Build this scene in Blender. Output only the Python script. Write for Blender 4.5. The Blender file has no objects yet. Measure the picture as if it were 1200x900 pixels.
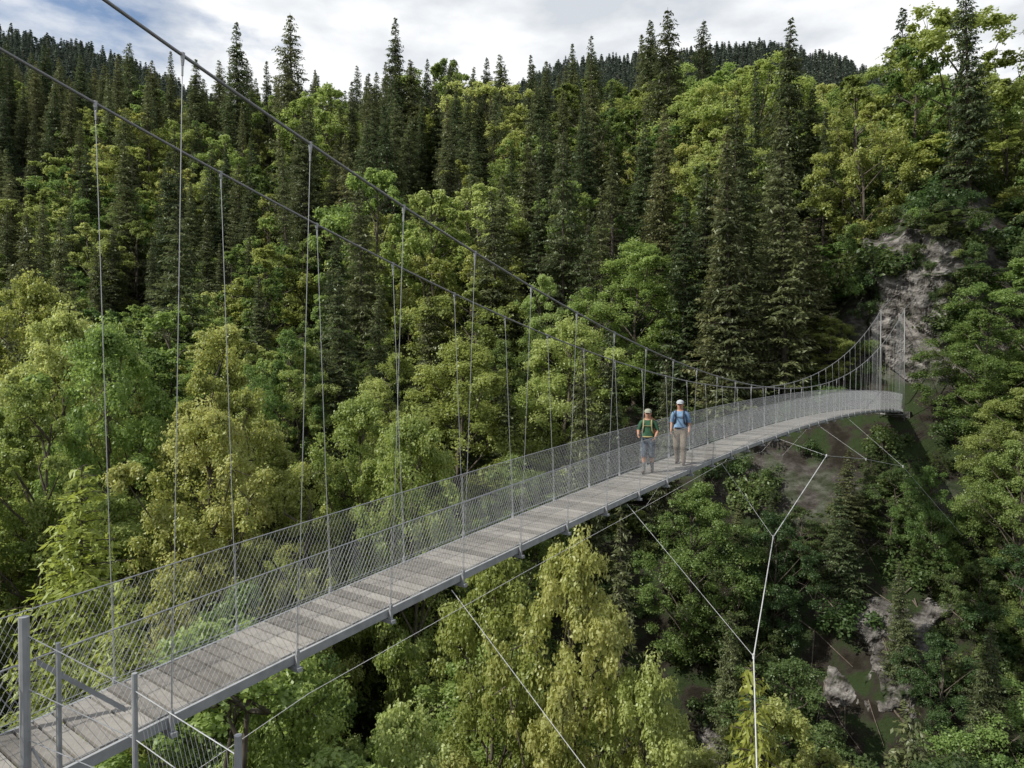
import bpy, bmesh, math, numpy as np
from mathutils import Vector, Matrix, Euler
scene=bpy.context.scene
rng=np.random.default_rng(7)
# ------------------------------------------------------------------ helpers
def link(o,parent=None):
    scene.collection.objects.link(o)
    if parent: o.parent=parent
    return o
def empty(name):
    e=bpy.data.objects.new(name,None); link(e); return e
def mat(name,base,rough=.7,metal=0.,noise=None,bump=0.,spec=.3):
    m=bpy.data.materials.new(name); m.use_nodes=True
    nt=m.node_tree; p=nt.nodes['Principled BSDF']
    p.inputs['Base Color'].default_value=(*base,1); p.inputs['Roughness'].default_value=rough
    p.inputs['Metallic'].default_value=metal; p.inputs['Specular IOR Level'].default_value=spec
    if noise:
        sc,c2=noise
        tc=nt.nodes.new('ShaderNodeTexCoord'); n=nt.nodes.new('ShaderNodeTexNoise')
        n.inputs['Scale'].default_value=sc; n.inputs['Detail'].default_value=6
        nt.links.new(tc.outputs['Object'],n.inputs['Vector'])
        r=nt.nodes.new('ShaderNodeValToRGB'); r.color_ramp.elements[0].position=.35; r.color_ramp.elements[1].position=.68
        r.color_ramp.elements[0].color=(*base,1); r.color_ramp.elements[1].color=(*c2,1)
        nt.links.new(n.outputs['Fac'],r.inputs['Fac']); nt.links.new(r.outputs['Color'],p.inputs['Base Color'])
        if bump:
            b=nt.nodes.new('ShaderNodeBump'); b.inputs['Strength'].default_value=bump
            nt.links.new(n.outputs['Fac'],b.inputs['Height']); nt.links.new(b.outputs['Normal'],p.inputs['Normal'])
    return m
def foliage(name,dark,mid,light,transl=.35):
    m=bpy.data.materials.new(name); m.use_nodes=True
    nt=m.node_tree; nt.nodes.clear(); N=nt.nodes.new; L=nt.links.new
    out=N('ShaderNodeOutputMaterial'); at=N('ShaderNodeAttribute'); at.attribute_name='tint'
    oi=N('ShaderNodeObjectInfo')
    r=N('ShaderNodeValToRGB'); r.color_ramp.elements[0].color=(*dark,1); r.color_ramp.elements[1].color=(*light,1)
    e=r.color_ramp.elements.new(.5); e.color=(*mid,1)
    ma=N('ShaderNodeMath'); ma.operation='MULTIPLY_ADD'; ma.inputs[1].default_value=.6; 
    mb=N('ShaderNodeMath'); mb.operation='MULTIPLY'; mb.inputs[1].default_value=.5
    L(oi.outputs['Random'],mb.inputs[0]); L(at.outputs['Fac'],ma.inputs[0]); L(mb.outputs[0],ma.inputs[2]); L(ma.outputs[0],r.inputs['Fac'])
    hs=N('ShaderNodeHueSaturation'); hs.inputs['Saturation'].default_value=.96
    mh=N('ShaderNodeMapRange'); mh.inputs['To Min'].default_value=.482; mh.inputs['To Max'].default_value=.528
    mu=N('ShaderNodeMath'); mu.operation='FRACT'; mw=N('ShaderNodeMath'); mw.operation='MULTIPLY'; mw.inputs[1].default_value=17.3
    L(oi.outputs['Random'],mw.inputs[0]); L(mw.outputs[0],mu.inputs[0]); L(mu.outputs[0],mh.inputs['Value']); L(mh.outputs[0],hs.inputs['Hue'])
    L(r.outputs['Color'],hs.inputs['Color'])
    d=N('ShaderNodeBsdfDiffuse'); gl=N('ShaderNodeBsdfGlossy'); gl.inputs['Roughness'].default_value=.45; gl.inputs['Color'].default_value=(.8,.85,.75,1)
    t=N('ShaderNodeBsdfTranslucent'); hs2=N('ShaderNodeHueSaturation'); hs2.inputs['Hue'].default_value=.488; hs2.inputs['Value'].default_value=1.75; hs2.inputs['Saturation'].default_value=1.06
    L(hs.outputs[0],d.inputs['Color']); L(hs.outputs[0],hs2.inputs['Color']); L(hs2.outputs[0],t.inputs['Color'])
    mx=N('ShaderNodeMixShader'); mx.inputs[0].default_value=transl; mg_=N('ShaderNodeMixShader'); mg_.inputs[0].default_value=.03
    L(d.outputs[0],mx.inputs[1]); L(t.outputs[0],mx.inputs[2]); L(mx.outputs[0],mg_.inputs[1]); L(gl.outputs[0],mg_.inputs[2]); L(mg_.outputs[0],out.inputs['Surface'])
    return m
class MB:
    def __init__(s): s.v=[];s.f=[];s.m=[];s.n=0
    def tube(s,pts,r,n=5,mi=0,r2=None,caps=False):
        pts=[Vector(p) for p in pts]; K=len(pts)
        for i,p in enumerate(pts):
            d=(pts[min(i+1,K-1)]-pts[max(i-1,0)]).normalized()
            a=d.cross(Vector((0,0,1)));
            if a.length<.05: a=d.cross(Vector((0,1,0)))
            a.normalize(); b=d.cross(a)
            rr=r if r2 is None else r+(r2-r)*i/(K-1)
            for k in range(n):
                an=2*math.pi*k/n; q=p+a*(rr*math.cos(an))+b*(rr*math.sin(an)); s.v.append((q.x,q.y,q.z))
        for i in range(K-1):
            for k in range(n):
                s.f.append((s.n+i*n+k,s.n+i*n+(k+1)%n,s.n+(i+1)*n+(k+1)%n,s.n+(i+1)*n+k)); s.m.append(mi)
        if caps:
            s.f.append(tuple(s.n+k for k in range(n))[::-1]); s.m.append(mi)
            s.f.append(tuple(s.n+(K-1)*n+k for k in range(n))); s.m.append(mi)
        s.n+=K*n
    def box(s,c,ax,ay,az,mi=0):
        c=Vector(c)
        for i in (-1,1):
            for j in (-1,1):
                for k in (-1,1):
                    q=c+Vector(ax)*i+Vector(ay)*j+Vector(az)*k; s.v.append((q.x,q.y,q.z))
        for f in ((0,1,3,2),(4,6,7,5),(0,4,5,1),(2,3,7,6),(0,2,6,4),(1,5,7,3)):
            s.f.append(tuple(s.n+a for a in f)); s.m.append(mi)
        s.n+=8
    def build(s,name,mats,parent=None,smooth=False):
        me=bpy.data.meshes.new(name); me.from_pydata(s.v,[],s.f)
        for m in (mats if isinstance(mats,list) else [mats]): me.materials.append(m)
        me.polygons.foreach_set('material_index',s.m)
        if smooth: me.polygons.foreach_set('use_smooth',[True]*len(me.polygons))
        me.update(); o=bpy.data.objects.new(name,me); link(o,parent); return o
def quadmesh(name,wood,leafv,tint,mats):
    nw=len(wood.v); wv=np.array(wood.v,dtype=np.float32).reshape(-1,3); wf=np.array(wood.f,dtype=np.int32).reshape(-1,4)
    N=len(leafv); V=np.concatenate([wv,leafv.reshape(-1,3).astype(np.float32)])
    F=np.concatenate([wf,(np.arange(N*4,dtype=np.int32)+nw).reshape(-1,4)])
    me=bpy.data.meshes.new(name); me.vertices.add(len(V)); me.vertices.foreach_set('co',V.ravel())
    me.loops.add(F.size); me.loops.foreach_set('vertex_index',F.ravel())
    me.polygons.add(len(F)); me.polygons.foreach_set('loop_start',np.arange(len(F),dtype=np.int32)*4)
    try: me.polygons.foreach_set('loop_total',np.full(len(F),4,dtype=np.int32))
    except Exception: pass
    mi=np.zeros(len(F),dtype=np.int32); mi[len(wf):]=1
    for m in mats: me.materials.append(m)
    me.polygons.foreach_set('material_index',mi)
    a=me.attributes.new('tint','FLOAT','FACE'); tv=np.zeros(len(F),dtype=np.float32); tv[len(wf):]=tint; a.data.foreach_set('value',tv)
    me.update(calc_edges=True); me.validate(); return me
def unit(a): return a/(np.linalg.norm(a,axis=-1,keepdims=True)+1e-9)
def diamonds(c,nrm,along,ln,wd):
    along=unit(along-nrm*np.sum(along*nrm,-1,keepdims=True)); side=np.cross(nrm,along)
    ln=ln[:,None]; wd=wd[:,None]
    return np.stack([c-along*ln*.5,c+side*wd*.5-along*ln*.05,c+along*ln*.5,c-side*wd*.5-along*ln*.05],1)
# ------------------------------------------------------------------ materials
M_bark=mat('bark',(.05,.04,.03),.9,noise=(3,(.13,.11,.09)),bump=.4)
M_leaf_a=foliage('broadleaf_foliage',(.068,.11,.025),(.15,.21,.052),(.28,.34,.1),.45)
M_leaf_b=foliage('light_broadleaf_foliage',(.14,.19,.042),(.265,.32,.085),(.42,.45,.17),.47)
M_leaf_d=foliage('broadleaf_foliage_painted_shade',(.035,.06,.018),(.08,.12,.035),(.165,.215,.068),.4)  # shade of the gorge and right bank painted into darker leaf greens
M_spruce=foliage('spruce_needles',(.033,.048,.02),(.072,.092,.036),(.165,.18,.072),.25)
M_spruce_l=foliage('young_spruce_needles',(.15,.19,.03),(.26,.31,.055),(.38,.42,.1),.38)
M_far=foliage('far_needles_painted_haze',(.06,.082,.068),(.09,.116,.092),(.145,.174,.12),.2)  # distance haze painted into the colour as bluer, duller greens
# ------------------------------------------------------------------ tree prototypes
def broadleaf(name,seed,H=15,R=4.5,lobes=18,clumps=9,leaves=160,size=.25,leafmat=M_leaf_a,low=.16):
    r=np.random.default_rng(seed); w=MB()
    top=np.array([r.normal(0,.4),r.normal(0,.4),H*.85])
    pts=[np.array([0,0,-1.5])]
    for i in range(1,8):
        f=i/7; pts.append(np.array([top[0]*f+r.normal(0,.1),top[1]*f+r.normal(0,.1),top[2]*f]))
    w.tube(pts,H*.015,8,r2=.04)
    C=[];T=[];cen=[]
    for i in range(lobes):
        f=(i+.5)/lobes; z=H*(low+(1-low)*f**.9*.95); prof=(math.sin(math.pi*(.12+.80*(1-f)))**.8)
        an=i*2.4+r.normal(0,.5); rad=R*prof*r.uniform(.35,1.05)
        if f>.9: rad*=.4
        cen.append(np.array([math.cos(an)*rad,math.sin(an)*rad,z-H*.04+r.normal(0,.3)]))
    for c in cen:
        lr=r.uniform(.18,.36)*R*(1 if c[2]<H*.75 else .75); zt=max(H*.1,c[2]-np.hypot(c[0],c[1])*.9-.6); zt=min(zt,H*.8)
        base=np.array([top[0]*zt/top[2],top[1]*zt/top[2],zt]); mid=(base+c)/2+r.normal(0,.25,3)
        w.tube([base,mid,c],H*.005,5,r2=.025)
        k=clumps+int(r.integers(-3,4)); d=unit(r.normal(size=(k,3))+np.array([0,0,.3])); out=unit(c-np.array([0,0,H*.5]))
        d=unit(d+out*.45)
        lt=r.uniform(0,1)
        for j in range(k):
            cc=c+d[j]*lr*r.uniform(.5,1.45)*np.array([1.1,1.1,.95]); cr=lr*r.uniform(.22,.48)
            if r.random()<.6: w.tube([c,cc],.025,3,r2=.008)
            n=int(leaves*r.uniform(.4,1.4)); q=unit(r.normal(size=(n,3))+np.array([0,0,.3]))
            rr=cr*(.25+.95*r.random((n,1))**.7)*(1+.4*np.sin(q[:,:1]*5+j)*np.cos(q[:,1:2]*6+j*2))
            p=cc+q*rr*np.array([1.2,1.2,.85]); p[:,2]-=.3*np.abs(rr[:,0])*r.random(n)
            C.append(np.concatenate([p,unit(q*.55+np.array([0,0,.5])+r.normal(size=(n,3))*.45)],1)); T.append(np.clip(.35*lt+.3*r.random()+.35*r.random(n),0,1))
    A=np.concatenate(C); T=np.concatenate(T); n=len(A)
    L=diamonds(A[:,:3],A[:,3:],r.normal(size=(n,3)),size*r.uniform(.7,1.3,n),size*r.uniform(.5,.85,n))
    return quadmesh(name,w,L,T,[M_bark,leafmat])
def spruce(name,seed,H=20,R=3.2,step=.36,blade=.38,bw=.13,dens=1.,leafmat=M_spruce,low=.06,dead=0.,irr=.2):
    r=np.random.default_rng(seed); w=MB()
    lean=r.normal(0,.15,2)
    w.tube([(0,0,-1.5),(lean[0]*.3,lean[1]*.3,H*.33),(lean[0]*.7,lean[1]*.7,H*.66),(lean[0],lean[1],H)],H*.0125,7,r2=.015)
    P=[];D=[];Nn=[];LN=[];WD=[];T=[]
    z=H*low; ph=r.uniform(0,6,3)
    while z<H-.12:
        f=z/H; nb=int(r.integers(6,9)) if f<.88 else 5
        wl=r.uniform(.85,1.08)
        for b in range(nb):
            an=2*math.pi*(b+r.random()*.9)/nb; L=R*((1-f)**.72)*wl*r.uniform(.65,1.12)*(1+irr*math.sin(an*2+ph[0]+z*.7)*math.cos(z*1.1+an+ph[1]))+.1
            if f<.2: L*=.6+2.*f
            if r.random()<.06: continue
            dr=np.array([math.cos(an),math.sin(an),0]); sd=np.array([-dr[1],dr[0],0])
            droop=(.45 if f<.55 else .45-(f-.55)*2.0)*r.uniform(.75,1.25)
            org=np.array([lean[0]*f,lean[1]*f,z+r.uniform(-.17,.17)])
            pos=lambda s: org+dr*L*s+np.array([0,0,L*(-droop*s+droop*.7*s*s)])
            w.tube([pos(0),pos(.5),pos(1.)],.03 if L>1.2 else .015,3,r2=.006)
            if f<dead and r.random()<.8: continue
            ns=max(3,int(L/.2*dens)); lt=r.uniform(0,.4)
            for k in range(ns):
                s=(k+.6*r.random()+.4)/ns
                if s<.2 and L>1.3: continue
                tl=min(.95,.5*L)*(1.05-s*.75)*r.uniform(.6,1.2)+.1; p0=pos(min(s,1))
                for sg in (-1,1):
                    td=unit(sd*sg*r.uniform(.6,1)+dr*r.uniform(.3,.8)+np.array([0,0,-r.uniform(.1,.6)]))
                    nbk=max(1,int(tl/(blade*.5)+.5))
                    for q in range(nbk):
                        c=p0+td*(tl*(q+.5)/nbk)+np.array([0,0,-.14*r.random()])
                        P.append(c); D.append(td+r.normal(0,.35,3)+np.array([0,0,-.25])); Nn.append(np.array([0,0,.8])+dr*.3+r.normal(0,.5,3)); LN.append(blade*r.uniform(.7,1.25)); WD.append(bw*r.uniform(.7,1.3)); T.append(min(1,lt+.35*r.random()+.3*s))
        z+=step*r.uniform(.75,1.25)
    P=np.array(P);Nn=unit(np.array(Nn));D=unit(np.array(D))
    return quadmesh(name,w,diamonds(P,Nn,D,np.array(LN),np.array(WD)),np.array(T),[M_bark,leafmat])
def shrub(name,seed,leafmat):
    r=np.random.default_rng(seed); w=MB(); C=[];T=[]
    for i in range(11):
        a=r.uniform(0,6.28); rad=r.uniform(0,1.2); c=np.array([math.cos(a)*rad,math.sin(a)*rad,r.uniform(.2,1.4)])
        w.tube([(0,0,-.3),c*np.array([.4,.4,.6]),c],.03,3,r2=.01)
        n=150; q=unit(r.normal(size=(n,3))+np.array([0,0,.3])); p=c+q*r.uniform(.3,.65)*(.3+.9*r.random((n,1)))
        C.append(np.concatenate([p,unit(q*.4+np.array([0,0,.6])+r.normal(size=(n,3))*.5)],1)); T.append(.4*r.random()+.5*r.random(n))
    A=np.concatenate(C);T=np.concatenate(T);n=len(A)
    return quadmesh(name,w,diamonds(A[:,:3],A[:,3:],r.normal(size=(n,3)),.19*r.uniform(.7,1.3,n),.11*r.uniform(.7,1.3,n)),T,[M_bark,leafmat])
me_b=[broadleaf('broadleaf_a',1),broadleaf('broadleaf_b',2,R=4.0,lobes=17,leafmat=M_leaf_b),broadleaf('broadleaf_c',3,R=4.8,lobes=20,leafmat=M_leaf_b),broadleaf('broadleaf_d',4,R=3.3,lobes=15,leafmat=M_leaf_a)]
NR=dict(lobes=27,clumps=12,leaves=230)
me_bn=[broadleaf('broadleaf_near_a',11,R=4.6,size=.155,leafmat=M_leaf_b,**NR),broadleaf('broadleaf_near_b',12,R=4.3,size=.155,leafmat=M_leaf_a,**NR),
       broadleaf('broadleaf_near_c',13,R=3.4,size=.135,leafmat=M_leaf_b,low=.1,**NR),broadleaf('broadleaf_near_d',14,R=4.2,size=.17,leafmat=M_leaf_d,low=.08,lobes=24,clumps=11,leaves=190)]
me_s=[spruce('spruce_a',21),spruce('spruce_b',22,R=3.9,step=.44,irr=.3),spruce('spruce_c',23,R=2.6,low=.1,irr=.35)]
me_sl=spruce('spruce_young',24,H=10,R=3.0,step=.2,leafmat=M_spruce_l,blade=.24,bw=.075,dens=1.1)
me_sd=spruce('spruce_sparse',25,R=2.5,step=.5,dead=.55,low=.2,dens=.8,irr=.45)
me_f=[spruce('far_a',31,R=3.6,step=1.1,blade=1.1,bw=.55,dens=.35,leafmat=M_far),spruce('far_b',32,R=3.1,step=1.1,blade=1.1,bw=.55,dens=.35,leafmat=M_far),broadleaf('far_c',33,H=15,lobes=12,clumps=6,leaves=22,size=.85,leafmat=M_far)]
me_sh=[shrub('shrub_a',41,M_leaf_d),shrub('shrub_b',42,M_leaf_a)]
# ------------------------------------------------------------------ bridge frame & terrain
S,Cc=.602,.799
def P(t,l,z): return Vector((4.44+S*t+Cc*l,18.7+Cc*t-S*l,z))
AX=Vector((S,Cc,0)); LX=Vector((Cc,-S,0))
def deckz(t): return -3.58+.0575*(t+14)-.00149*(t+14)*(t-10)
def cabz(t): return .00649*(t-10)**2-.65
def cabl(t): return .74+.27*min(1.4,max(0,(10-t)/24.5))**2
def sst(x,a,b):
    x=np.clip((x-a)/(b-a),0,1); return x*x*(3-2*x)
FT=[-200,-60,-18.5,-16,-12,-6,8,14,20,30,36.5,40,50,70,90,110,140,180,260,600]
FZ=[10,-1,-4.3,-7,-18,-28,-31,-28,-22,-12.5,-4.2,-2.4,6,20,33,41,46,48,50,52]
def height(X,Y):
    X=np.asarray(X,float);Y=np.asarray(Y,float)
    dx=X-4.44;dy=Y-18.7; t=dx*S+dy*Cc; l=dx*Cc-dy*S
    ln=np.minimum(l,0); tp=t+np.where(t>-12,.0024*np.maximum(ln,-230)**2,0)*sst(t,-14,10)
    h=np.interp(tp,FT,FZ)
    h=h+np.minimum(13,.3*np.maximum(0,-l-6))*(1-sst(tp,15,42))*sst(t,-16,-8)
    h=h+np.minimum(14,.1*np.maximum(0,-l-80))*sst(tp,50,100)
    h=h-.3*np.maximum(0,np.minimum(X,160)-30)*sst(t,50,70)
    h=h+8*np.exp(-((l-1)/5.5)**2)*sst(t,41.5,45.5)*(1-sst(t,55,80))
    nz=1.3*np.sin(X*.13+1.7*np.sin(Y*.07))*np.cos(Y*.11+X*.05)+.5*np.sin(X*.41+Y*.3)*np.sin(Y*.37-1)+.2*np.sin(X*1.3+2)*np.sin(Y*1.1)
    nearp=np.exp(-((t+19)**2/40+(l)**2/60))+np.exp(-((t-39)**2/6+l**2/12))
    h=h+nz*(1-np.clip(nearp,0,1))
    Rr=np.hypot(X,Y); az=np.degrees(np.arctan2(X,Y))
    v=np.interp(az,[-180,-90,-50,-36.9,-32,-26.6,-20,0,4,14,20.6,25.4,29.4,36.9,60,180],[.1,.2,.485,.49,.46,.415,.365,.405,.445,.455,.465,.45,.42,.36,.3,.1])
    zr=v*760*np.maximum(np.cos(np.radians(az)),.35)-26
    k=sst(Rr,300,760); h=h*(1-k)+zr*k
    h=h+9*k*np.sin(X*.021+Y*.01)*np.sin(Y*.017)*(1-sst(Rr,640,760)) - sst(Rr,800,1500)*120
    return h
rr=np.concatenate([[0.01],np.geomspace(1.2,1600,190)]); na=560
an=np.linspace(0,2*np.pi,na,endpoint=False); RR,AA=np.meshgrid(rr,an,indexing='ij')
gx=RR*np.sin(AA);gy=RR*np.cos(AA); gz=height(gx,gy)
V=np.stack([gx,gy,gz],-1).reshape(-1,3)
I,J=np.meshgrid(np.arange(len(rr)-1),np.arange(na),indexing='ij')
F=np.stack([I*na+J,I*na+(J+1)%na,(I+1)*na+(J+1)%na,(I+1)*na+J],-1).reshape(-1,4)[:,::-1]
me=bpy.data.meshes.new('hillside_terrain'); me.from_pydata(V.tolist(),[],F.tolist()); me.polygons.foreach_set('use_smooth',[True]*len(F))
terr=link(bpy.data.objects.new('hillside_terrain',me))
def rockgroups(m,forest=True):
    nt=m.node_tree; N=nt.nodes.new; L=nt.links.new; p=nt.nodes['Principled BSDF']; p.inputs['Roughness'].default_value=.9; p.inputs['Specular IOR Level'].default_value=.15
    g=N('ShaderNodeNewGeometry'); tc=N('ShaderNodeTexCoord')
    mp=N('ShaderNodeMapping'); mp.inputs['Scale'].default_value=(.8,.8,1.6); mp.inputs['Rotation'].default_value=(.5,.5,0); L(tc.outputs['Object'],mp.inputs['Vector'])
    n1=N('ShaderNodeTexNoise'); n1.inputs['Scale'].default_value=1.2; n1.inputs['Detail'].default_value=12; n1.inputs['Roughness'].default_value=.7; L(mp.outputs[0],n1.inputs['Vector'])
    r1=N('ShaderNodeValToRGB'); r1.color_ramp.elements[0].color=(.03,.026,.022,1); r1.color_ramp.elements[1].color=(.33,.31,.29,1); r1.color_ramp.elements[0].position=.38; r1.color_ramp.elements[1].position=.65
    e=r1.color_ramp.elements.new(.51); e.color=(.14,.13,.12,1)
    L(n1.outputs['Fac'],r1.inputs['Fac'])
    n2=N('ShaderNodeTexNoise'); n2.inputs['Scale'].default_value=.7; n2.inputs['Detail'].default_value=8; L(tc.outputs['Object'],n2.inputs['Vector'])
    r2=N('ShaderNodeValToRGB'); r2.color_ramp.elements[0].color=(.02,.017,.012,1); r2.color_ramp.elements[1].color=(.03,.045,.016,1); r2.color_ramp.elements[0].position=.40; r2.color_ramp.elements[1].position=.56
    e=r2.color_ramp.elements.new(.47); e.color=(.036,.031,.024,1); L(n2.outputs['Fac'],r2.inputs['Fac'])
    mx=N('ShaderNodeMix'); mx.data_type='RGBA'
    if forest:
        sp=N('ShaderNodeSeparateXYZ'); L(g.outputs['Normal'],sp.inputs[0])
        mr=N('ShaderNodeMapRange'); mr.inputs['From Min'].default_value=.64; mr.inputs['From Max'].default_value=.48; L(sp.outputs['Z'],mr.inputs['Value'])
        L(mr.outputs[0],mx.inputs['Factor'])
    else:
        mr=N('ShaderNodeMapRange'); mr.inputs['From Min'].default_value=.64; mr.inputs['From Max'].default_value=.54; L(n2.outputs['Fac'],mr.inputs['Value']); L(mr.outputs[0],mx.inputs['Factor'])
    L(r2.outputs['Color'],mx.inputs['A']); L(r1.outputs['Color'],mx.inputs['B']); L(mx.outputs['Result'],p.inputs['Base Color'])
    b=N('ShaderNodeBump'); b.inputs['Strength'].default_value=.9; b.inputs['Distance'].default_value=.4; L(n1.outputs['Fac'],b.inputs['Height']); L(b.outputs['Normal'],p.inputs['Normal'])
    return m
mg=bpy.data.materials.new('forest_floor'); mg.use_nodes=True; rockgroups(mg); me.materials.append(mg)
mr_=bpy.data.materials.new('rock'); mr_.use_nodes=True; rockgroups(mr_,False)
from mathutils import noise as mn
def cliff(name,t0,l0,l1,z0,z1,slope,thick=1.2,seed=0.,skew=0.):
    nu=int((l1-l0)/.12)+2; nv=int((z1-z0)/.12)+2; vs=[];fs=[]
    for i in range(nu):
        for j in range(nv):
            u=i/(nu-1);v=j/(nv-1); l=l0+(l1-l0)*u; z=z0+(z1-z0)*v
            e_=min(u,1-u,v*.9,(1-v)*.9)+.11*mn.noise(Vector((l*.7,z*.7,seed+3)))
            edge=max(0,1-e_*4)
            a_=l*.8+z*.5; c_=z*.8-l*.5
            q=Vector((a_*.9+seed,c_*.45,seed)); d=mn.ridged_multi_fractal(q*.6,.9,2.1,7,1.,2.)*.7+mn.noise(q*.7)*1.2+mn.noise(q*4)*.15
            t=t0+(z-z0)*slope-d*thick+edge**2*3.6
            p=P(t,l+skew*v,z); vs.append(tuple(p))
    for i in range(nu-1):
        for j in range(nv-1): a=i*nv+j; fs.append((a,a+nv,a+nv+1,a+1))
    m=bpy.data.meshes.new(name); m.from_pydata(vs,[],fs); m.materials.append(mr_); return link(bpy.data.objects.new(name,m))
cliff('rock_cliff',41.3,-2.8,5.0,-5.5,11.6,.235,1.0,skew=-.8)
cliff('rock_cliff',24.0,-2.8,4.5,-20,-13.5,.62,seed=9)
cliff('rock_cliff',35.6,-2.2,2.8,-9.5,-4.3,.5,seed=4)
cliff('rock_cliff',19,-8,-4.5,-23.5,-19,1.0,seed=14)
# ------------------------------------------------------------------ trees
def tl(X,Y):
    dx=X-4.44;dy=Y-18.7; return dx*S+dy*Cc, dx*Cc-dy*S
hero=[]
def tree(kind,X,Y,top,w,mesh,h0):
    g=float(height(X,Y)); H=top-g
    o=bpy.data.objects.new(kind,mesh); link(o); o.location=(X,Y,g-.2); o.rotation_euler=(0,0,rng.uniform(0,6.28)); sc=H/h0
    o.scale=(w,w,sc); hero.append((X,Y,3.4 if kind=='spruce_tree' else 4.5))
for X,Y,top,w,k in [(-56,140,71,1.6,0),(-44.6,140,73,1.7,1),(-24,140,72,1.5,0),(-2.4,130,60,1.3,1),(7.5,100,41,1.2,2),(23,100,53,1.5,1),(32.8,75,31,1.1,0),
    (20.25,60,18,1.15,1),(14.5,58,15,1.0,0),(11,75,25.3,1.,3),(7,62,15,.9,3),(8.6,66,18,.9,3),(-15,60,9.4,1.0,0),(-12,62,8.2,.9,2),(-7.4,62,7.4,1.0,0),
    (-68,110,36,1.2,0),(-70,125,48,1.3,1),(-65,95,24,1.,2),(-50,100,32,1.2,0),(-80,110,32,1.2,1),(-40,90,21,1.1,2),(-45,96,25,1.1,0),
    (-58,88,20,1.,0),(26,66,20,.9,2),(-33,112,44,1.3,0),(-4,84,20,1.,1),(16,82,30,1.1,0),(-26,70,10,.95,2),(0,95,31,1.1,3),(24.5,57,13,.9,0),(3,74,19,1.,0),(-21,86,22,1.1,1)]:
    tree('spruce_tree',X,Y,top,w,[me_s[0],me_s[1],me_s[2],me_sd][k],20)
def young(X,Y,top,w): 
    g=float(height(X,Y)); o=bpy.data.objects.new('young_spruce_tree',me_sl); link(o); o.location=(X,Y,g-.2); s=(top-g)/10; o.scale=(w,w,s); hero.append((X,Y,4.2)); o.rotation_euler=(0,0,1)
young(-17.8,27.7,-3.7,1.55); young(7.2,20.3,-8.7,1.15); young(-14.5,25,-7.5,1.1)
for X,Y,top,w,k in [(44,70,37,1.4,2),(37.5,75,33,1.2,3),(53,75,33,1.3,0),(31.5,90,41,1.4,2),(-14,138,64,1.7,0),(-5,125,53,1.6,2),(13,120,52,1.6,0),(33,110,48,1.5,2),(-16,80,25.5,1.4,1),(-9,78,22,1.3,1),(-3.5,70,13.5,1.2,2),
    (-33,125,52,1.6,2),(24,76,22,1.1,0),(40,62,22,1.1,1),(47,60,17,1.1,2),(29,61,12,.9,0)]:
    tree('broadleaf_tree',X,Y,top,w,me_b[k],15)
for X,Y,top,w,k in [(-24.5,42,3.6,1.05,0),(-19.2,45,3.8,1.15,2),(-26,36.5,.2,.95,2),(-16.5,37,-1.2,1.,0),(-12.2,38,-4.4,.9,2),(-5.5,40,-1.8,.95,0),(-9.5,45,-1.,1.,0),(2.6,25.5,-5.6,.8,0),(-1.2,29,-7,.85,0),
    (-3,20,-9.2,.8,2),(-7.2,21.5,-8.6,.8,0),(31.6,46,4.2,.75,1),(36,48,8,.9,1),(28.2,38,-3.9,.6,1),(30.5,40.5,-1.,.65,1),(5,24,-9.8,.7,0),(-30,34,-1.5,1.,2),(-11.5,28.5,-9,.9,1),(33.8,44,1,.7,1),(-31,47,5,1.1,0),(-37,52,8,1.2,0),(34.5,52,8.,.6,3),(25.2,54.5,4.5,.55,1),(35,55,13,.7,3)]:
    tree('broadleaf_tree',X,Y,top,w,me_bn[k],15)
def instancer(name,pts,rots,scs,idx,meshes):
    col=bpy.data.collections.new(name+'_plants')
    for i,m in enumerate(meshes): col.objects.link(bpy.data.objects.new('%s_plant_%02d'%(name,i),m))
    me=bpy.data.meshes.new(name); me.from_pydata([tuple(p) for p in pts],[],[])
    for nm,ty,val in (('rot','FLOAT_VECTOR',np.array(rots,dtype=np.float32).ravel()),('scl','FLOAT_VECTOR',np.array(scs,dtype=np.float32).ravel())):
        a=me.attributes.new(nm,ty,'POINT'); a.data.foreach_set('vector',val)
    a=me.attributes.new('pick','INT','POINT'); a.data.foreach_set('value',np.array(idx,dtype=np.int32))
    o=link(bpy.data.objects.new(name,me)); md=o.modifiers.new('scatter','NODES')
    g=bpy.data.node_groups.new(name,'GeometryNodeTree'); g.interface.new_socket('Geometry',in_out='INPUT',socket_type='NodeSocketGeometry'); g.interface.new_socket('Geometry',in_out='OUTPUT',socket_type='NodeSocketGeometry')
    N=g.nodes.new; gi=N('NodeGroupInput');go=N('NodeGroupOutput'); ip=N('GeometryNodeInstanceOnPoints'); ci=N('GeometryNodeCollectionInfo')
    ci.inputs['Collection'].default_value=col; ci.inputs['Separate Children'].default_value=True; ci.inputs['Reset Children'].default_value=True
    def na_(n,t): 
        x=N('GeometryNodeInputNamedAttribute'); x.data_type=t; x.inputs['Name'].default_value=n; return [s for s in x.outputs if s.enabled and s.name=='Attribute'][0]
    L=g.links.new; L(gi.outputs[0],ip.inputs['Points']); L(ci.outputs[0],ip.inputs['Instance']); ip.inputs['Pick Instance'].default_value=True
    L(na_('pick','INT'),ip.inputs['Instance Index']); 
    er=N('FunctionNodeEulerToRotation'); L(na_('rot','FLOAT_VECTOR'),er.inputs[0]); L(er.outputs[0],ip.inputs['Rotation']); L(na_('scl','FLOAT_VECTOR'),ip.inputs['Scale'])
    L(ip.outputs[0],go.inputs[0]); md.node_group=g; return o
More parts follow.
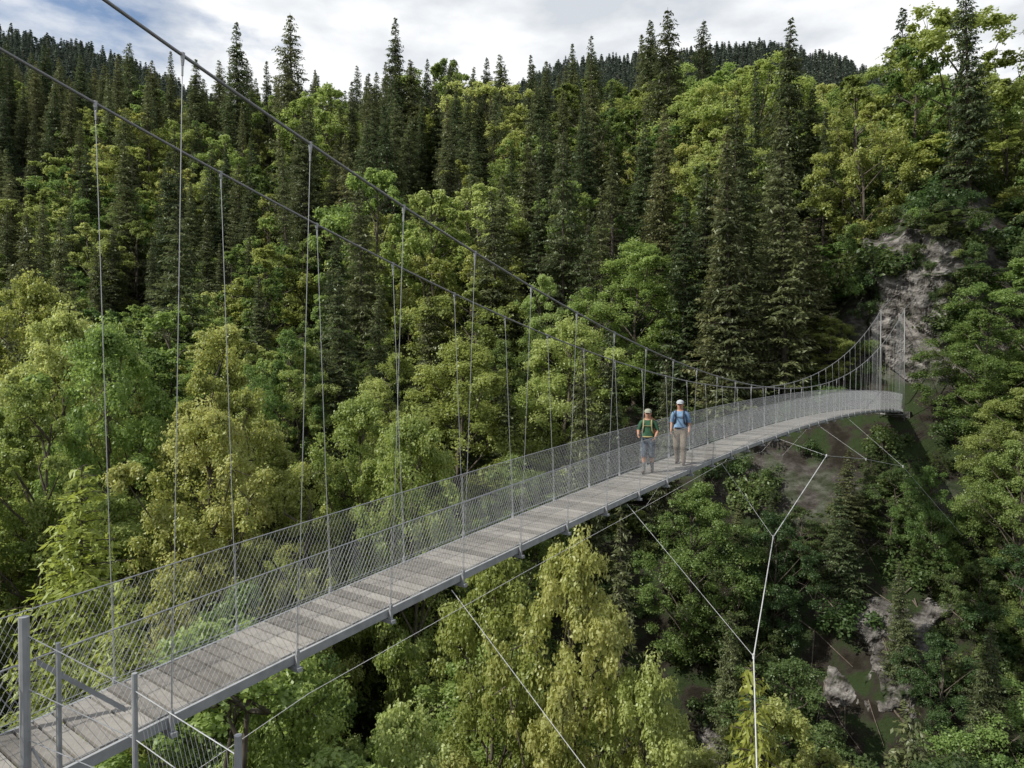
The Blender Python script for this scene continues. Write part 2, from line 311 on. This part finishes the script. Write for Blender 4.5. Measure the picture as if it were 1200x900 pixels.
def scatter(r0,r1,a0,a1,sp):
    n=int(r1*2/sp)+2
    gxs,gys=np.meshgrid(np.arange(-n//2,n//2)*sp,np.arange(0,n//2)*sp); X=gxs.ravel()+rng.uniform(-.48,.48,gxs.size)*sp; Y=gys.ravel()+rng.uniform(-.48,.48,gxs.size)*sp
    R=np.hypot(X,Y); A=np.degrees(np.arctan2(X,Y)); k=(R>r0)&(R<r1)&(A>a0)&(A<a1); return X[k],Y[k]
X,Y=scatter(17,290,-47,46,5.6); G=height(X,Y); pts=[];rots=[];scs=[];idx=[]
HX=np.array(hero)
for x,y,g in zip(X,Y,G):
    t,l=tl(x,y)
    if t<-9 and l>-30: continue
    if y<31 and x<-9: continue
    if np.min(np.hypot(HX[:,0]-x,HX[:,1]-y)-HX[:,2]*.8)<0: continue
    if 36<t<45 and -3<l<4.8: continue
    con=.42+.5*math.sin(x*.055+1.3*math.sin(y*.031)+2.2)*math.cos(y*.045+.7); 
    if l<-75: con+=.25
    if t<22 and y<70: con-=.3
    if x>15 and y>70: con-=.12
    if x>.33*y and y<115 and y>48: con-=.35
    cone=rng.random()<con
    H=rng.uniform(15,26) if cone else rng.uniform(9,17)
    if y<60 and not cone: H=rng.uniform(8,19)
    mt=1e9
    if l>-6 and t<40:
        mt=-11.5 if t<20 else (-8 if t<27 else -4.3)
        if t>27 and l>5: mt=1.
    if 16<t<25 and -3<l<3: mt=-15
    if l<=-6 and t<32 and y<62: mt=5
    if g+H>mt:
        H=(mt-g)*rng.uniform(.7,1.)
        if H<2.5: continue
        if H<9: cone=rng.random()<.2
    pts.append((x,y,g-.3)); rots.append((rng.normal(0,.025),rng.normal(0,.025),rng.uniform(0,6.28)))
    if cone:
        i=int(rng.choice([4,5,6,7],p=[.35,.3,.23,.12])) if H>8 else 4; w=H/20*rng.uniform(.8,1.15); scs.append((w,w,H/20)); idx.append(i)
    else:
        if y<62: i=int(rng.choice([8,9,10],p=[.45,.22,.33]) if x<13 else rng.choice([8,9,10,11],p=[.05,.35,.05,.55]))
        else: i=int(rng.choice([0,1,2,3],p=[.3,.22,.22,.26]))
        w=H/15*rng.uniform(.85,1.2); scs.append((w,w,H/15)); idx.append(i)
# denser small trees on the gorge wall under the far end of the span
X,Y=scatter(25,62,0,40,3.1); G=height(X,Y)
for x,y,g in zip(X,Y,G):
    t,l=tl(x,y)
    if not (15<t<36 and -8<l<9): continue
    if rng.random()<.34 or (20<t<26.5 and abs(l)<2.6): continue
    mt=-12 if t<20 else (-8.5 if t<27 else -4.6)
    H=min(rng.uniform(3.5,9),(mt-g)*rng.uniform(.75,1))
    if H<1.8: continue
    cone=rng.random()<.45; pts.append((x,y,g-.3)); rots.append((rng.normal(0,.05),rng.normal(0,.05),rng.uniform(0,6.28)))
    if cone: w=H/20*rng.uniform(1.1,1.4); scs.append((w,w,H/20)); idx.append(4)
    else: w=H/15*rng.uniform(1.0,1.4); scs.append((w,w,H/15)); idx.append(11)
instancer('hillside_forest',pts,rots,scs,idx,me_b+me_s+[me_sd]+me_bn)
n1=len(pts)
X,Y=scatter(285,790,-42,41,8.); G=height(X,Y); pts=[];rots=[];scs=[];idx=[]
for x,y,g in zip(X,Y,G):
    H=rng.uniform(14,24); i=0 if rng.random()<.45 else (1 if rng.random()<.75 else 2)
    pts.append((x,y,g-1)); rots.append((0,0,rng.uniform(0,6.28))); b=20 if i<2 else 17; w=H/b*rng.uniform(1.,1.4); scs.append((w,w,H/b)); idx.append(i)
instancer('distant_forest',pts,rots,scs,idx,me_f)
print('forest',n1,len(pts))
pts=[];rots=[];scs=[];idx=[]
for (r0,r1,sp) in ((8,60,2.4),(60,150,3.6)):
    X,Y=scatter(r0,r1,-48,46,sp); G=height(X,Y)
    for x,y,g in zip(X,Y,G):
        t,l=tl(x,y)
        if (t<-15 and l>-30) or (37.5<t<43 and -3<l<4): continue
        if 19<t<26 and abs(l)<2.6 and rng.random()<.7: continue
        if math.sin(x*.5+y*.23)*math.sin(y*.41)+rng.uniform(-.3,.3)<(-.25 if t<14 else -.6): continue
        s=rng.uniform(.5,1.5)*(1 if r0<50 else 1.4); pts.append((x,y,g-.1)); rots.append((0,0,rng.uniform(0,6.28))); scs.append((s,s,s)); idx.append(0 if (rng.random()<.55 or x>10) else 1)
for i in range(90):
    z=rng.uniform(-3,12.8); l=rng.uniform(-3.6,5.6)-.8*(z+5)/17
    if abs(l-.9+.8*(z+5)/17)<2.5 and z<9.8 and rng.random()<.88: continue
    p=P(41.3+(z+5.5)*.235-1.0,l,z); s=rng.uniform(.25,.75); pts.append(tuple(p)); rots.append((.3,0,rng.uniform(0,6.28))); scs.append((s,s,s)); idx.append(int(rng.random()<.4))
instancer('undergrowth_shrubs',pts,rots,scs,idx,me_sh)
M_log=mat('dead_wood',(.09,.07,.055),.9,noise=(4,(.18,.15,.12)))
lg=MB()
for i in range(34):
    t=rng.uniform(24,33.5); l=rng.uniform(-5,3); dt=-rng.uniform(1.,2.6); dl=rng.normal(.8,1.5); q=[]
    for k in range(5):
        p=P(t+dt*k/4,l+dl*k/4,0); p.z=float(height(p.x,p.y))+.1; q.append(p)
    lg.tube(q,rng.uniform(.025,.07),6,r2=.015,caps=True)
lg.build('fallen_logs',M_log)
# ------------------------------------------------------------------ bridge
M_steel=mat('galvanised_steel',(.3,.31,.32),.5,.3,noise=(6,(.4,.41,.42)))
M_wire=mat('steel_wire',(.38,.39,.40),.5,.3)
M_cable=mat('cable_steel',(.24,.24,.24),.55,.3)
M_wcable=mat('wind_cable_steel',(.55,.55,.55),.5,.1)
M_plank=mat('weathered_planks',(.3,.285,.265),.9)
nt=M_plank.node_tree; p=nt.nodes['Principled BSDF']; g=nt.nodes.new('ShaderNodeNewGeometry'); r=nt.nodes.new('ShaderNodeValToRGB'); r.color_ramp.elements[0].color=(.075,.069,.06,1); r.color_ramp.elements[1].color=(.31,.29,.262,1); r.color_ramp.elements[0].position=.2; r.color_ramp.elements[1].position=.9
tc=nt.nodes.new('ShaderNodeTexCoord'); n=nt.nodes.new('ShaderNodeTexNoise'); n.inputs['Scale'].default_value=5; n.inputs['Detail'].default_value=10; n.inputs['Roughness'].default_value=.75; nt.links.new(tc.outputs['Object'],n.inputs['Vector'])
mm=nt.nodes.new('ShaderNodeMath'); mm.operation='MULTIPLY_ADD'; mm.inputs[1].default_value=.45; mm2=nt.nodes.new('ShaderNodeMath'); mm2.operation='MULTIPLY'; mm2.inputs[1].default_value=.7
nt.links.new(n.outputs['Fac'],mm2.inputs[0]); nt.links.new(g.outputs['Random Per Island'],mm.inputs[0]); nt.links.new(mm2.outputs[0],mm.inputs[2]); nt.links.new(mm.outputs[0],r.inputs['Fac']); nt.links.new(r.outputs['Color'],p.inputs['Base Color'])
BR=empty('suspension_footbridge')
T0,T1=-18,38; UP=Vector((0,0,1))
b=MB(); t=T0-2
while t<T1+.5:
    sl=(deckz(t+.1)-deckz(t-.1))/.2; ax=(AX+UP*sl+LX*rng.normal(0,.008)).normalized()
    b.box(P(t,rng.normal(0,.01),deckz(t)-.02+rng.normal(0,.004)),ax*.078,LX*.57,UP*.02); t+=.183
b.build('deck_planks',M_plank,BR)
b=MB(); ts=np.arange(T0,T1+.01,.75)
for sd in (-1,1):
    for a,c in zip(ts[:-1],ts[1:]):
        m=(a+c)/2; ax=(P(c,0,deckz(c))-P(a,0,deckz(a)))/2
        b.box(P(m,sd*.605,deckz(m)-.06),ax,LX*.02,UP*.055); b.box(P(m,sd*.3,deckz(m)-.1),ax,LX*.03,UP*.05)
hang=np.arange(-14.12-1.53*2,T1-.3,1.53)
for h in hang: b.box(P(h,0,deckz(h)-.17),AX*.035,LX*.72,UP*.025)
b.build('steel_beams',M_steel,BR)
b=MB(); cl=MB()
for sd in (-1,1):
    tt=np.linspace(T0,T1,90); b.tube([P(x,sd*cabl(x),cabz(x)) for x in tt],.018,8)
    b.tube([P(T0,sd*cabl(T0),cabz(T0)),P(T0-9,sd*1.6,-4.5)],.018,8)
    b.tube([P(T1,sd*.74,cabz(T1)),P(T1+6.5,sd*.9,6.0)],.018,8)
b.build('main_cables',M_cable,BR,True)
b=MB()
hl=list(hang)+[T1-k*.45 for k in range(0,9)]
for sd in (-1,1):
    for h in hl:
        top=P(h,sd*cabl(h),cabz(h)-.02); bot=P(h,sd*.66,deckz(h)-.16)
        b.tube([top,bot],.0045,5)
        d=(bot-top).normalized()
        cl.tube([top+UP*.045,top-UP*.03,top+d*.08],.026,6,r2=.014,caps=True); cl.tube([top+d*.08,top+d*.18],.011,6,caps=True)
        cl.tube([bot-d*.25,bot],.010,6,caps=True); cl.box(P(h,sd*.66,deckz(h)-.04),AX*.02,LX*.02,UP*.1)
b.build('hanger_cables',M_wire,BR); cl.build('hanger_clamps',M_steel,BR)
RH=1.15
b=MB(); nb=MB()
for sd in (-1,1):
    tt=np.linspace(T0+1,T1,80)
    for hh,rad in ((RH,.008),(.62,.0035),(.05,.005)):
        b.tube([P(x,sd*(.64+.05*hh/RH),deckz(x)+hh) for x in tt],rad,5)
    x=T0+1.5
    while x<T1-.6:
        for dr in (1,-1):
            a=x if dr>0 else x+.62; c=x+.62 if dr>0 else x
            nb.tube([P(a,sd*.64,deckz(a)+.03),P(c,sd*.69,deckz(c)+RH)],.0018,3)
        x+=.07
    for h in hang: b.tube([P(h,sd*.65,deckz(h)),P(h,sd*.69,deckz(h)+RH)],.005,5)
b.build('handrail_cables',M_wire,BR); nb.build('railing_net',M_wire,BR)
b=MB()
for tt,ft in ((T0,-6.),(T1,-4.5)):
    rr_=.085 if tt<0 else .03
    for sd in (-1,1):
        lt=cabl(tt); b.tube([P(tt,sd*(lt+.05),ft),P(tt,sd*lt,cabz(tt)+.04)],rr_,12,caps=True)
    if tt<0: b.tube([P(tt,-cabl(tt),cabz(tt)-.3),P(tt,cabl(tt),cabz(tt)-.3)],.03,8)
    b.tube([P(tt,-cabl(tt),-3.1),P(tt,cabl(tt),-3.1)],.05,8)
b.build('towers',M_cable,BR,True)
b=MB(); b.box(P(T0-1.2,0,-5.3),AX*2.2,LX*1.6,UP*1.15); b.box(P(T1+1.8,0,deckz(T1)-1.1),AX*1.5,LX*1.1,UP*.95); b.build('abutments',mr_,BR)
# landing railing at near end
b=MB(); ps=[(-15.45,.78,-2.13,.042,-6),(-15.25,.95,-2.38,.022,-4.6),(-14.9,1.6,-2.6,.024,-7),(-14.9,3.2,-2.62,.028,-8)]
for t_,l_,zt,r_,zb in ps: b.tube([P(t_,l_,zb),P(t_,l_,zt)],r_,10,caps=True)
for za in (.08,.55,1.0):
    b.tube([P(-15.45,.78,-2.2-za),P(-14.9,1.6,-2.68-za*.9),P(-14.9,3.2,-2.7-za*.9)],.005,5)
A0=P(-15.3,.6,-2.62);A1=P(-14.6,.72,-3.3); d=(A1-A0); b.box((A0+A1)/2,d/2,LX*.006,UP*.03)
b.tube([P(-15.5,-.78,-6),P(-15.5,-.78,-2.2)],.042,10,caps=True)
b.box(P(-15.6,0,-3.95),AX*.05,LX*.95,UP*.06)
b.tube([P(-15.4,.78,-3.3),P(-14.9,1.6,-4.9)],.012,6); b.tube([P(-14.9,1.6,-3.6),P(-14.9,3.2,-5.3)],.012,6)
for k in range(20):
    x0=1.6+k*.08
    b.tube([P(-14.9,x0,-3.75),P(-14.9,min(3.2,x0+.5),-2.75)],.0018,3); b.tube([P(-14.9,min(3.2,x0+.5),-3.75),P(-14.9,x0,-2.75)],.0018,3)
b.build('landing_railing',M_steel,BR)
# wind guy cables
b=MB(); nodes=[(-16,9.5,-9.5),(-9.8,5.4,-7.2),(-4,2.8+.65,-5.65),(1.8,1.5+.65,-4.6),(7.6,1.6+.65,-2.9),(13.4,1.85+.65,-3.6),(19.2,2.45+.65,-4.5),(27,5.,-9)]
pn=[P(*q) for q in nodes]; b.tube(pn[:5],.012,6); b.tube(pn[4:],.008,6)
for q,pp in zip(nodes[1:7],pn[1:7]): b.tube([P(q[0],.66,deckz(q[0])-.16),pp],.0055,5)
for q,pp in zip(nodes[1:7],pn[1:7]): b.tube([pp-UP*.05,pp+UP*.05],.025,6,caps=True)
far=[(-16,-4.,-8),(-9.8,-2.9,-6.0),(-4,-2.2,-5.0),(1.8,-1.7,-4.2),(7.6,-1.3,-3.4),(13.4,-1.7,-3.6),(19.2,-2.4,-4.4),(27,-5,-8)]
pf=[P(*q) for q in far]; b.tube(pf,.006,5)
for q,pp in zip(far[3:7],pf[3:7]): b.tube([P(q[0],-.66,deckz(q[0])-.16),pp],.004,4)
b.build('wind_guy_cables',M_wcable,BR)
# ------------------------------------------------------------------ hikers
def skinmesh(name,V,E,Rd,root=0,lv=2):
    m=bpy.data.meshes.new(name); m.from_pydata(V,E,[]); o=bpy.data.objects.new(name,m); link(o)
    md=o.modifiers.new('s','SKIN'); md.use_smooth_shade=True; 
    for i,r_ in enumerate(Rd): m.skin_vertices[0].data[i].radius=r_ if isinstance(r_,tuple) else (r_,r_)
    m.skin_vertices[0].data[root].use_root=True
    sb=o.modifiers.new('d','SUBSURF'); sb.levels=lv; sb.render_levels=lv
    dg=bpy.context.evaluated_depsgraph_get(); nm=bpy.data.meshes.new_from_object(o.evaluated_get(dg)); bpy.data.objects.remove(o); return nm
def sphere(bm_,c,r_,sc=(1,1,1),seg=12):
    mt_=Matrix.Translation(c)@Matrix.Diagonal((*sc,1)); return bmesh.ops.create_uvsphere(bm_,u_segments=seg,v_segments=seg//2+2,radius=r_,matrix=mt_)
def bmobj(name,bm_,m,parent,smooth=True):
    me=bpy.data.meshes.new(name); bm_.to_mesh(me); bm_.free(); me.materials.append(m)
    if smooth: me.polygons.foreach_set('use_smooth',[True]*len(me.polygons))
    return link(bpy.data.objects.new(name,me),parent)
M_skin=mat('skin',(.40,.22,.15),.55); M_hair=mat('grey_hair',(.25,.22,.2),.8); M_eye=mat('eyes',(.03,.02,.02),.3); M_lip=mat('lips',(.3,.12,.1),.6)
M_shoe=mat('hiking_boots',(.08,.06,.05),.8); M_sock=mat('socks',(.16,.16,.16),.9)
def hiker(pos,face,scale,shirtc,legc,packc,capc,shorts,elb,wri,legs,strapc):
    H=empty('hiker'); ms=[M_skin,mat('shirt',shirtc,.85,noise=(9,tuple(c*.6 for c in shirtc))),mat('trousers',legc,.9,noise=(9,tuple(c*.7 for c in legc))),M_shoe,M_sock]
    V=[(0,0,.94),(0,0,1.08),(0,.01,1.26),(0,-.01,1.4),(0,0,1.49),(0,.02,1.555),(0,.02,1.64),(0,.01,1.72)]
    Rd=[(.15,.12),(.15,.12),(.165,.125),(.135,.1),(.06,.06),(.082,.085),(.092,.105),(.07,.08)]
    E=[(i,i+1) for i in range(7)]; seg={}; 
    for i in range(3): seg[(i,i+1)]=1
    seg[(3,4)]=0
    for i in range(4,7): seg[(i,i+1)]=0
    hands=[]
    for k,s in enumerate((-1,1)):
        n=len(V); kn,ak=legs[k]
        V+=[(s*.095,0,.86),(s*.1,kn[0],kn[1]),(s*.1,(kn[0]+ak[0])/2-.01,(kn[1]+ak[1])/2+.03),(s*.1,ak[0],ak[1]),(s*.1,ak[0]+.02,ak[1]-.055),(s*.115,ak[0]+.17,ak[1]-.06)]
        Rd+=[(.1,.105),(.068,.07),(.062,.066),(.045,.048),(.055,.045),(.058,.036)]
        E+=[(0,n),(n,n+1),(n+1,n+2),(n+2,n+3),(n+3,n+4),(n+4,n+5)]
        seg[(0,n)]=2;seg[(n,n+1)]=2;seg[(n+1,n+2)]=0 if shorts else 2;seg[(n+2,n+3)]=4 if shorts else 2;seg[(n+3,n+4)]=3;seg[(n+4,n+5)]=3
        n=len(V); e=elb[k]; w_=wri[k]; ed=(Vector(w_)-Vector(e)).normalized(); pm=Vector(w_)+ed*.07
        mid=tuple((Vector((s*.18,-.01,1.395))+Vector(e))/2)
        V+=[(s*.18,-.01,1.395),mid,e,w_,tuple(pm)]; Rd+=[(.058,.058),(.05,.05),(.042,.042),(.028,.03),(.04,.018)]
        E+=[(3,n),(n,n+1),(n+1,n+2),(n+2,n+3),(n+3,n+4)]; seg[(3,n)]=1;seg[(n,n+1)]=1;seg[(n+1,n+2)]=1;seg[(n+2,n+3)]=0;seg[(n+3,n+4)]=0
        side=Vector((0,1,0))-ed*ed.y; 
        side=side.normalized() if side.length>.2 else Vector((1,0,0)); nrm=ed.cross(side).normalized()*(-s)
        fv=[tuple(pm)];fe=[];fr=[.014]
        for q,ln in enumerate((.068,.078,.073,.056)):
            o0=pm+side*((1.5-q)*.019)+ed*.015; a=o0+ed*ln*.5+nrm*.006; c=a+ed*ln*.35+nrm*.02; d_=c+ed*ln*.2+nrm*.02; i0=len(fv)
            fv+=[tuple(o0),tuple(a),tuple(c),tuple(d_)]; fr+=[.01,.009,.0085,.007]; fe+=[(0,i0),(i0,i0+1),(i0+1,i0+2),(i0+2,i0+3)]
        o0=pm-ed*.03+side*.025; a=o0+side*.028+ed*.025+nrm*.008; c=a+ed*.03+side*.006+nrm*.01; i0=len(fv); fv+=[tuple(o0),tuple(a),tuple(c)]; fr+=[.014,.011,.009]; fe+=[(0,i0),(i0,i0+1),(i0+1,i0+2)]
        hands.append((fv,fe,fr))
    nm=skinmesh('body',V,E,Rd)
    for m_ in ms: nm.materials.append(m_)
    segs=list(seg.items()); Vs=[Vector(v) for v in V]
    vm={}
    for pg in nm.polygons:
        c=pg.center; best=None
        for (a,b_),mi in segs:
            A_=Vs[a];D_=Vs[b_]-A_; tt=max(0,min(1,(c-A_).dot(D_)/max(D_.length_squared,1e-9))); ds=(A_+D_*tt-c).length-(Rd[a][0] if isinstance(Rd[a],tuple) else Rd[a])*.6
            if best is None or ds<best[0]: best=(ds,mi)
        if abs(c.x)<.2 and best[1] in (1,2) and .8<c.z<1.12: best=(0,1 if c.z>.985 else 2)
        pg.material_index=best[1]; pg.use_smooth=True
        for vi in pg.vertices: vm.setdefault(vi,set()).add(best[1])
    for v in nm.vertices:
        sv=vm.get(v.index,set())
        if sv&{1,2} : v.co+=v.normal*(.018 if 2 in sv else .014)
    bo=link(bpy.data.objects.new('body',nm),H)
    for (fv,fe,fr) in hands:
        hm=skinmesh('hand',fv,fe,fr,0,1); hm.materials.append(M_skin); link(bpy.data.objects.new('hand',hm),H)
    bm_=bmesh.new(); sphere(bm_,(0,.126,1.615),.018,(.8,1,1.4)); 
    for s in (-1,1): sphere(bm_,(s*.09,.01,1.63),.026,(.4,.8,1.2))
    bmobj('nose_and_ears',bm_,M_skin,H)
    bm_=bmesh.new()
    for s in (-1,1): sphere(bm_,(s*.032,.112,1.645),.011,(1.3,.6,.8))
    bmobj('eyes',bm_,M_eye,H)
    bm_=bmesh.new(); sphere(bm_,(0,.112,1.575),.02,(1.3,.35,.3)); bmobj('mouth',bm_,M_lip,H)
    bm_=bmesh.new(); sphere(bm_,(0,-.015,1.66),.105,(.94,1.0,.92),16); bmesh.ops.delete(bm_,geom=[v for v in bm_.verts if v.co.y>.045 or v.co.z<1.58],context='VERTS'); bmobj('hair',bm_,M_hair,H)
    bm_=bmesh.new(); sphere(bm_,(0,.012,1.685),.112,(.95,1.08,.78),20); bmesh.ops.delete(bm_,geom=[v for v in bm_.verts if v.co.z<1.68],context='VERTS')
    vs=[]
    for ring,(ra,z_) in enumerate(((.1,1.687),(.19,1.672))):
        vs.append([bm_.verts.new((math.sin(a)*.1*(1 if ring==0 else .85),.02+math.cos(a)*ra,z_-abs(math.sin(a))*.012*ring)) for a in np.linspace(-1.3,1.3,10)])
    for i in range(9): bm_.faces.new((vs[0][i],vs[0][i+1],vs[1][i+1],vs[1][i]))
    bmobj('cap',bm_,mat('cap_cloth',capc,.85),H)
    bm_=bmesh.new(); bmesh.ops.create_cube(bm_,size=1,matrix=Matrix.Translation((0,-.23,1.24))@Matrix.Diagonal((.34,.2,.5,1))); bmesh.ops.bevel(bm_,geom=bm_.edges[:],offset=.06,segments=3,profile=.5,affect='EDGES')
    r2=bmesh.ops.create_cube(bm_,size=1,matrix=Matrix.Translation((0,-.35,1.16))@Matrix.Diagonal((.2,.08,.22,1))); bmesh.ops.bevel(bm_,geom=list({e for v in r2['verts'] for e in v.link_edges}),offset=.025,segments=2,affect='EDGES')
    r3=bmesh.ops.create_cube(bm_,size=1,matrix=Matrix.Translation((0,-.22,1.48))@Matrix.Diagonal((.26,.2,.09,1))); bmesh.ops.bevel(bm_,geom=list({e for v in r3['verts'] for e in v.link_edges}),offset=.035,segments=2,affect='EDGES')
    bmobj('backpack',bm_,mat('pack_cloth',packc,.8),H)
    q=MB()
    for s in (-1,1): q.tube([(s*.1,-.15,1.44),(s*.102,-.08,1.482),(s*.103,0,1.485),(s*.104,.07,1.445),(s*.107,.115,1.37),(s*.11,.132,1.29),(s*.12,.128,1.2),(s*.14,.09,1.13),(s*.15,.02,1.09),(s*.15,-.12,1.06)],.021,8)
    q.tube([(-.1,.142,1.31),(0,.15,1.305),(.1,.142,1.31)],.009,6); q.tube([(-.165,.0,1.0),(-.12,.1,1.0),(-.05,.137,1.0),(.05,.137,1.0),(.12,.1,1.0),(.165,0,1.0),(.1,-.14,1.0),(-.1,-.14,1.0),(-.165,0,1.0)],.022,8)
    q.build('pack_straps',mat('strap_webbing',strapc,.8),H,True)
    H.location=pos; H.scale=(scale,)*3; H.rotation_euler=(0,0,math.atan2(-face[0],face[1])); return H
hiker(P(.15,.12,deckz(.15)+.005),(-.38,-.92),1.0,(.2,.33,.5),(.22,.18,.135),(.05,.05,.06),(.36,.38,.4),False,
   [(-.24,-.05,1.14),(.24,-.04,1.14)],[(-.25,.1,.92),(.23,.12,.95)],[((.09,.5),(.06,.085)),((.02,.49),(-.16,.1))],(.03,.03,.04))
hiker(P(-1.35,-.12,deckz(-1.35)+.005),(-.3,-.95),.94,(.04,.11,.06),(.07,.09,.12),(.30,.11,.05),(.28,.28,.22),True,
   [(-.26,.0,1.16),(.26,.02,1.16)],[(-.22,.17,1.02),(.24,.22,1.06)],[((.03,.49),(-.14,.1)),((.12,.5),(.12,.085))],(.3,.25,.12))
# ------------------------------------------------------------------ light, sky, camera
sd=Vector((-.80,-.26,.80)).normalized()
el=math.asin(sd.z); azs=math.atan2(sd.x,sd.y)
su=bpy.data.lights.new('sun','SUN'); su.energy=5; su.angle=math.radians(.5); su.color=(1,.965,.88); so=link(bpy.data.objects.new('sun',su)); so.rotation_euler=(-sd).to_track_quat('-Z','Y').to_euler()
w=bpy.data.worlds.new('World'); scene.world=w; w.use_nodes=True; nt=w.node_tree; N=nt.nodes.new; L=nt.links.new
bg=nt.nodes['Background']; sk=N('ShaderNodeTexSky'); sk.sky_type='NISHITA'; sk.sun_disc=False; sk.sun_elevation=el; sk.sun_rotation=azs; sk.air_density=1.; sk.dust_density=1.2
tc=N('ShaderNodeTexCoord'); mp=N('ShaderNodeMapping'); mp.inputs['Scale'].default_value=(1,1,2.6); mp.inputs['Location'].default_value=(.3,.1,.4); L(tc.outputs['Generated'],mp.inputs[0])
n=N('ShaderNodeTexNoise'); n.inputs['Scale'].default_value=3.2; n.inputs['Detail'].default_value=9; n.inputs['Roughness'].default_value=.55; L(mp.outputs[0],n.inputs['Vector'])
r=N('ShaderNodeValToRGB'); r.color_ramp.elements[0].position=.25; r.color_ramp.elements[1].position=.39; L(n.outputs['Fac'],r.inputs['Fac'])
sx=N('ShaderNodeSeparateXYZ'); L(tc.outputs['Generated'],sx.inputs[0]); me_=N('ShaderNodeMapRange'); me_.inputs['From Min'].default_value=.5; me_.inputs['From Max'].default_value=.85; me_.inputs['To Min'].default_value=1; me_.inputs['To Max'].default_value=.4; L(sx.outputs['Z'],me_.inputs['Value'])  # cloud cover thinned overhead, out of view, shaped to lower ambient light
ml=N('ShaderNodeMath'); ml.operation='MULTIPLY'; L(r.outputs['Color'],ml.inputs[0]); L(me_.outputs[0],ml.inputs[1])
n2=N('ShaderNodeTexNoise'); n2.inputs['Scale'].default_value=6; n2.inputs['Detail'].default_value=8; L(mp.outputs[0],n2.inputs['Vector'])
r2=N('ShaderNodeValToRGB'); r2.color_ramp.elements[0].position=.36; r2.color_ramp.elements[1].position=.58; r2.color_ramp.elements[0].color=(5.0,5.3,5.7,1); r2.color_ramp.elements[1].color=(7.6,7.7,7.8,1); L(n2.outputs['Fac'],r2.inputs['Fac'])
mx=N('ShaderNodeMix'); mx.data_type='RGBA'; L(ml.outputs[0],mx.inputs['Factor']); L(sk.outputs[0],mx.inputs['A']); L(r2.outputs['Color'],mx.inputs['B']); L(mx.outputs['Result'],bg.inputs['Color']); bg.inputs['Strength'].default_value=.135
cam=bpy.data.cameras.new('camera'); cam.sensor_width=36; cam.lens=24; cam.clip_end=5000; cam.clip_start=.1
co=link(bpy.data.objects.new('camera',cam)); co.location=(0,0,0); co.rotation_euler=(math.radians(90-1.07),0,0); scene.camera=co
scene.view_settings.view_transform='Standard'; scene.view_settings.look='None'; scene.view_settings.exposure=0
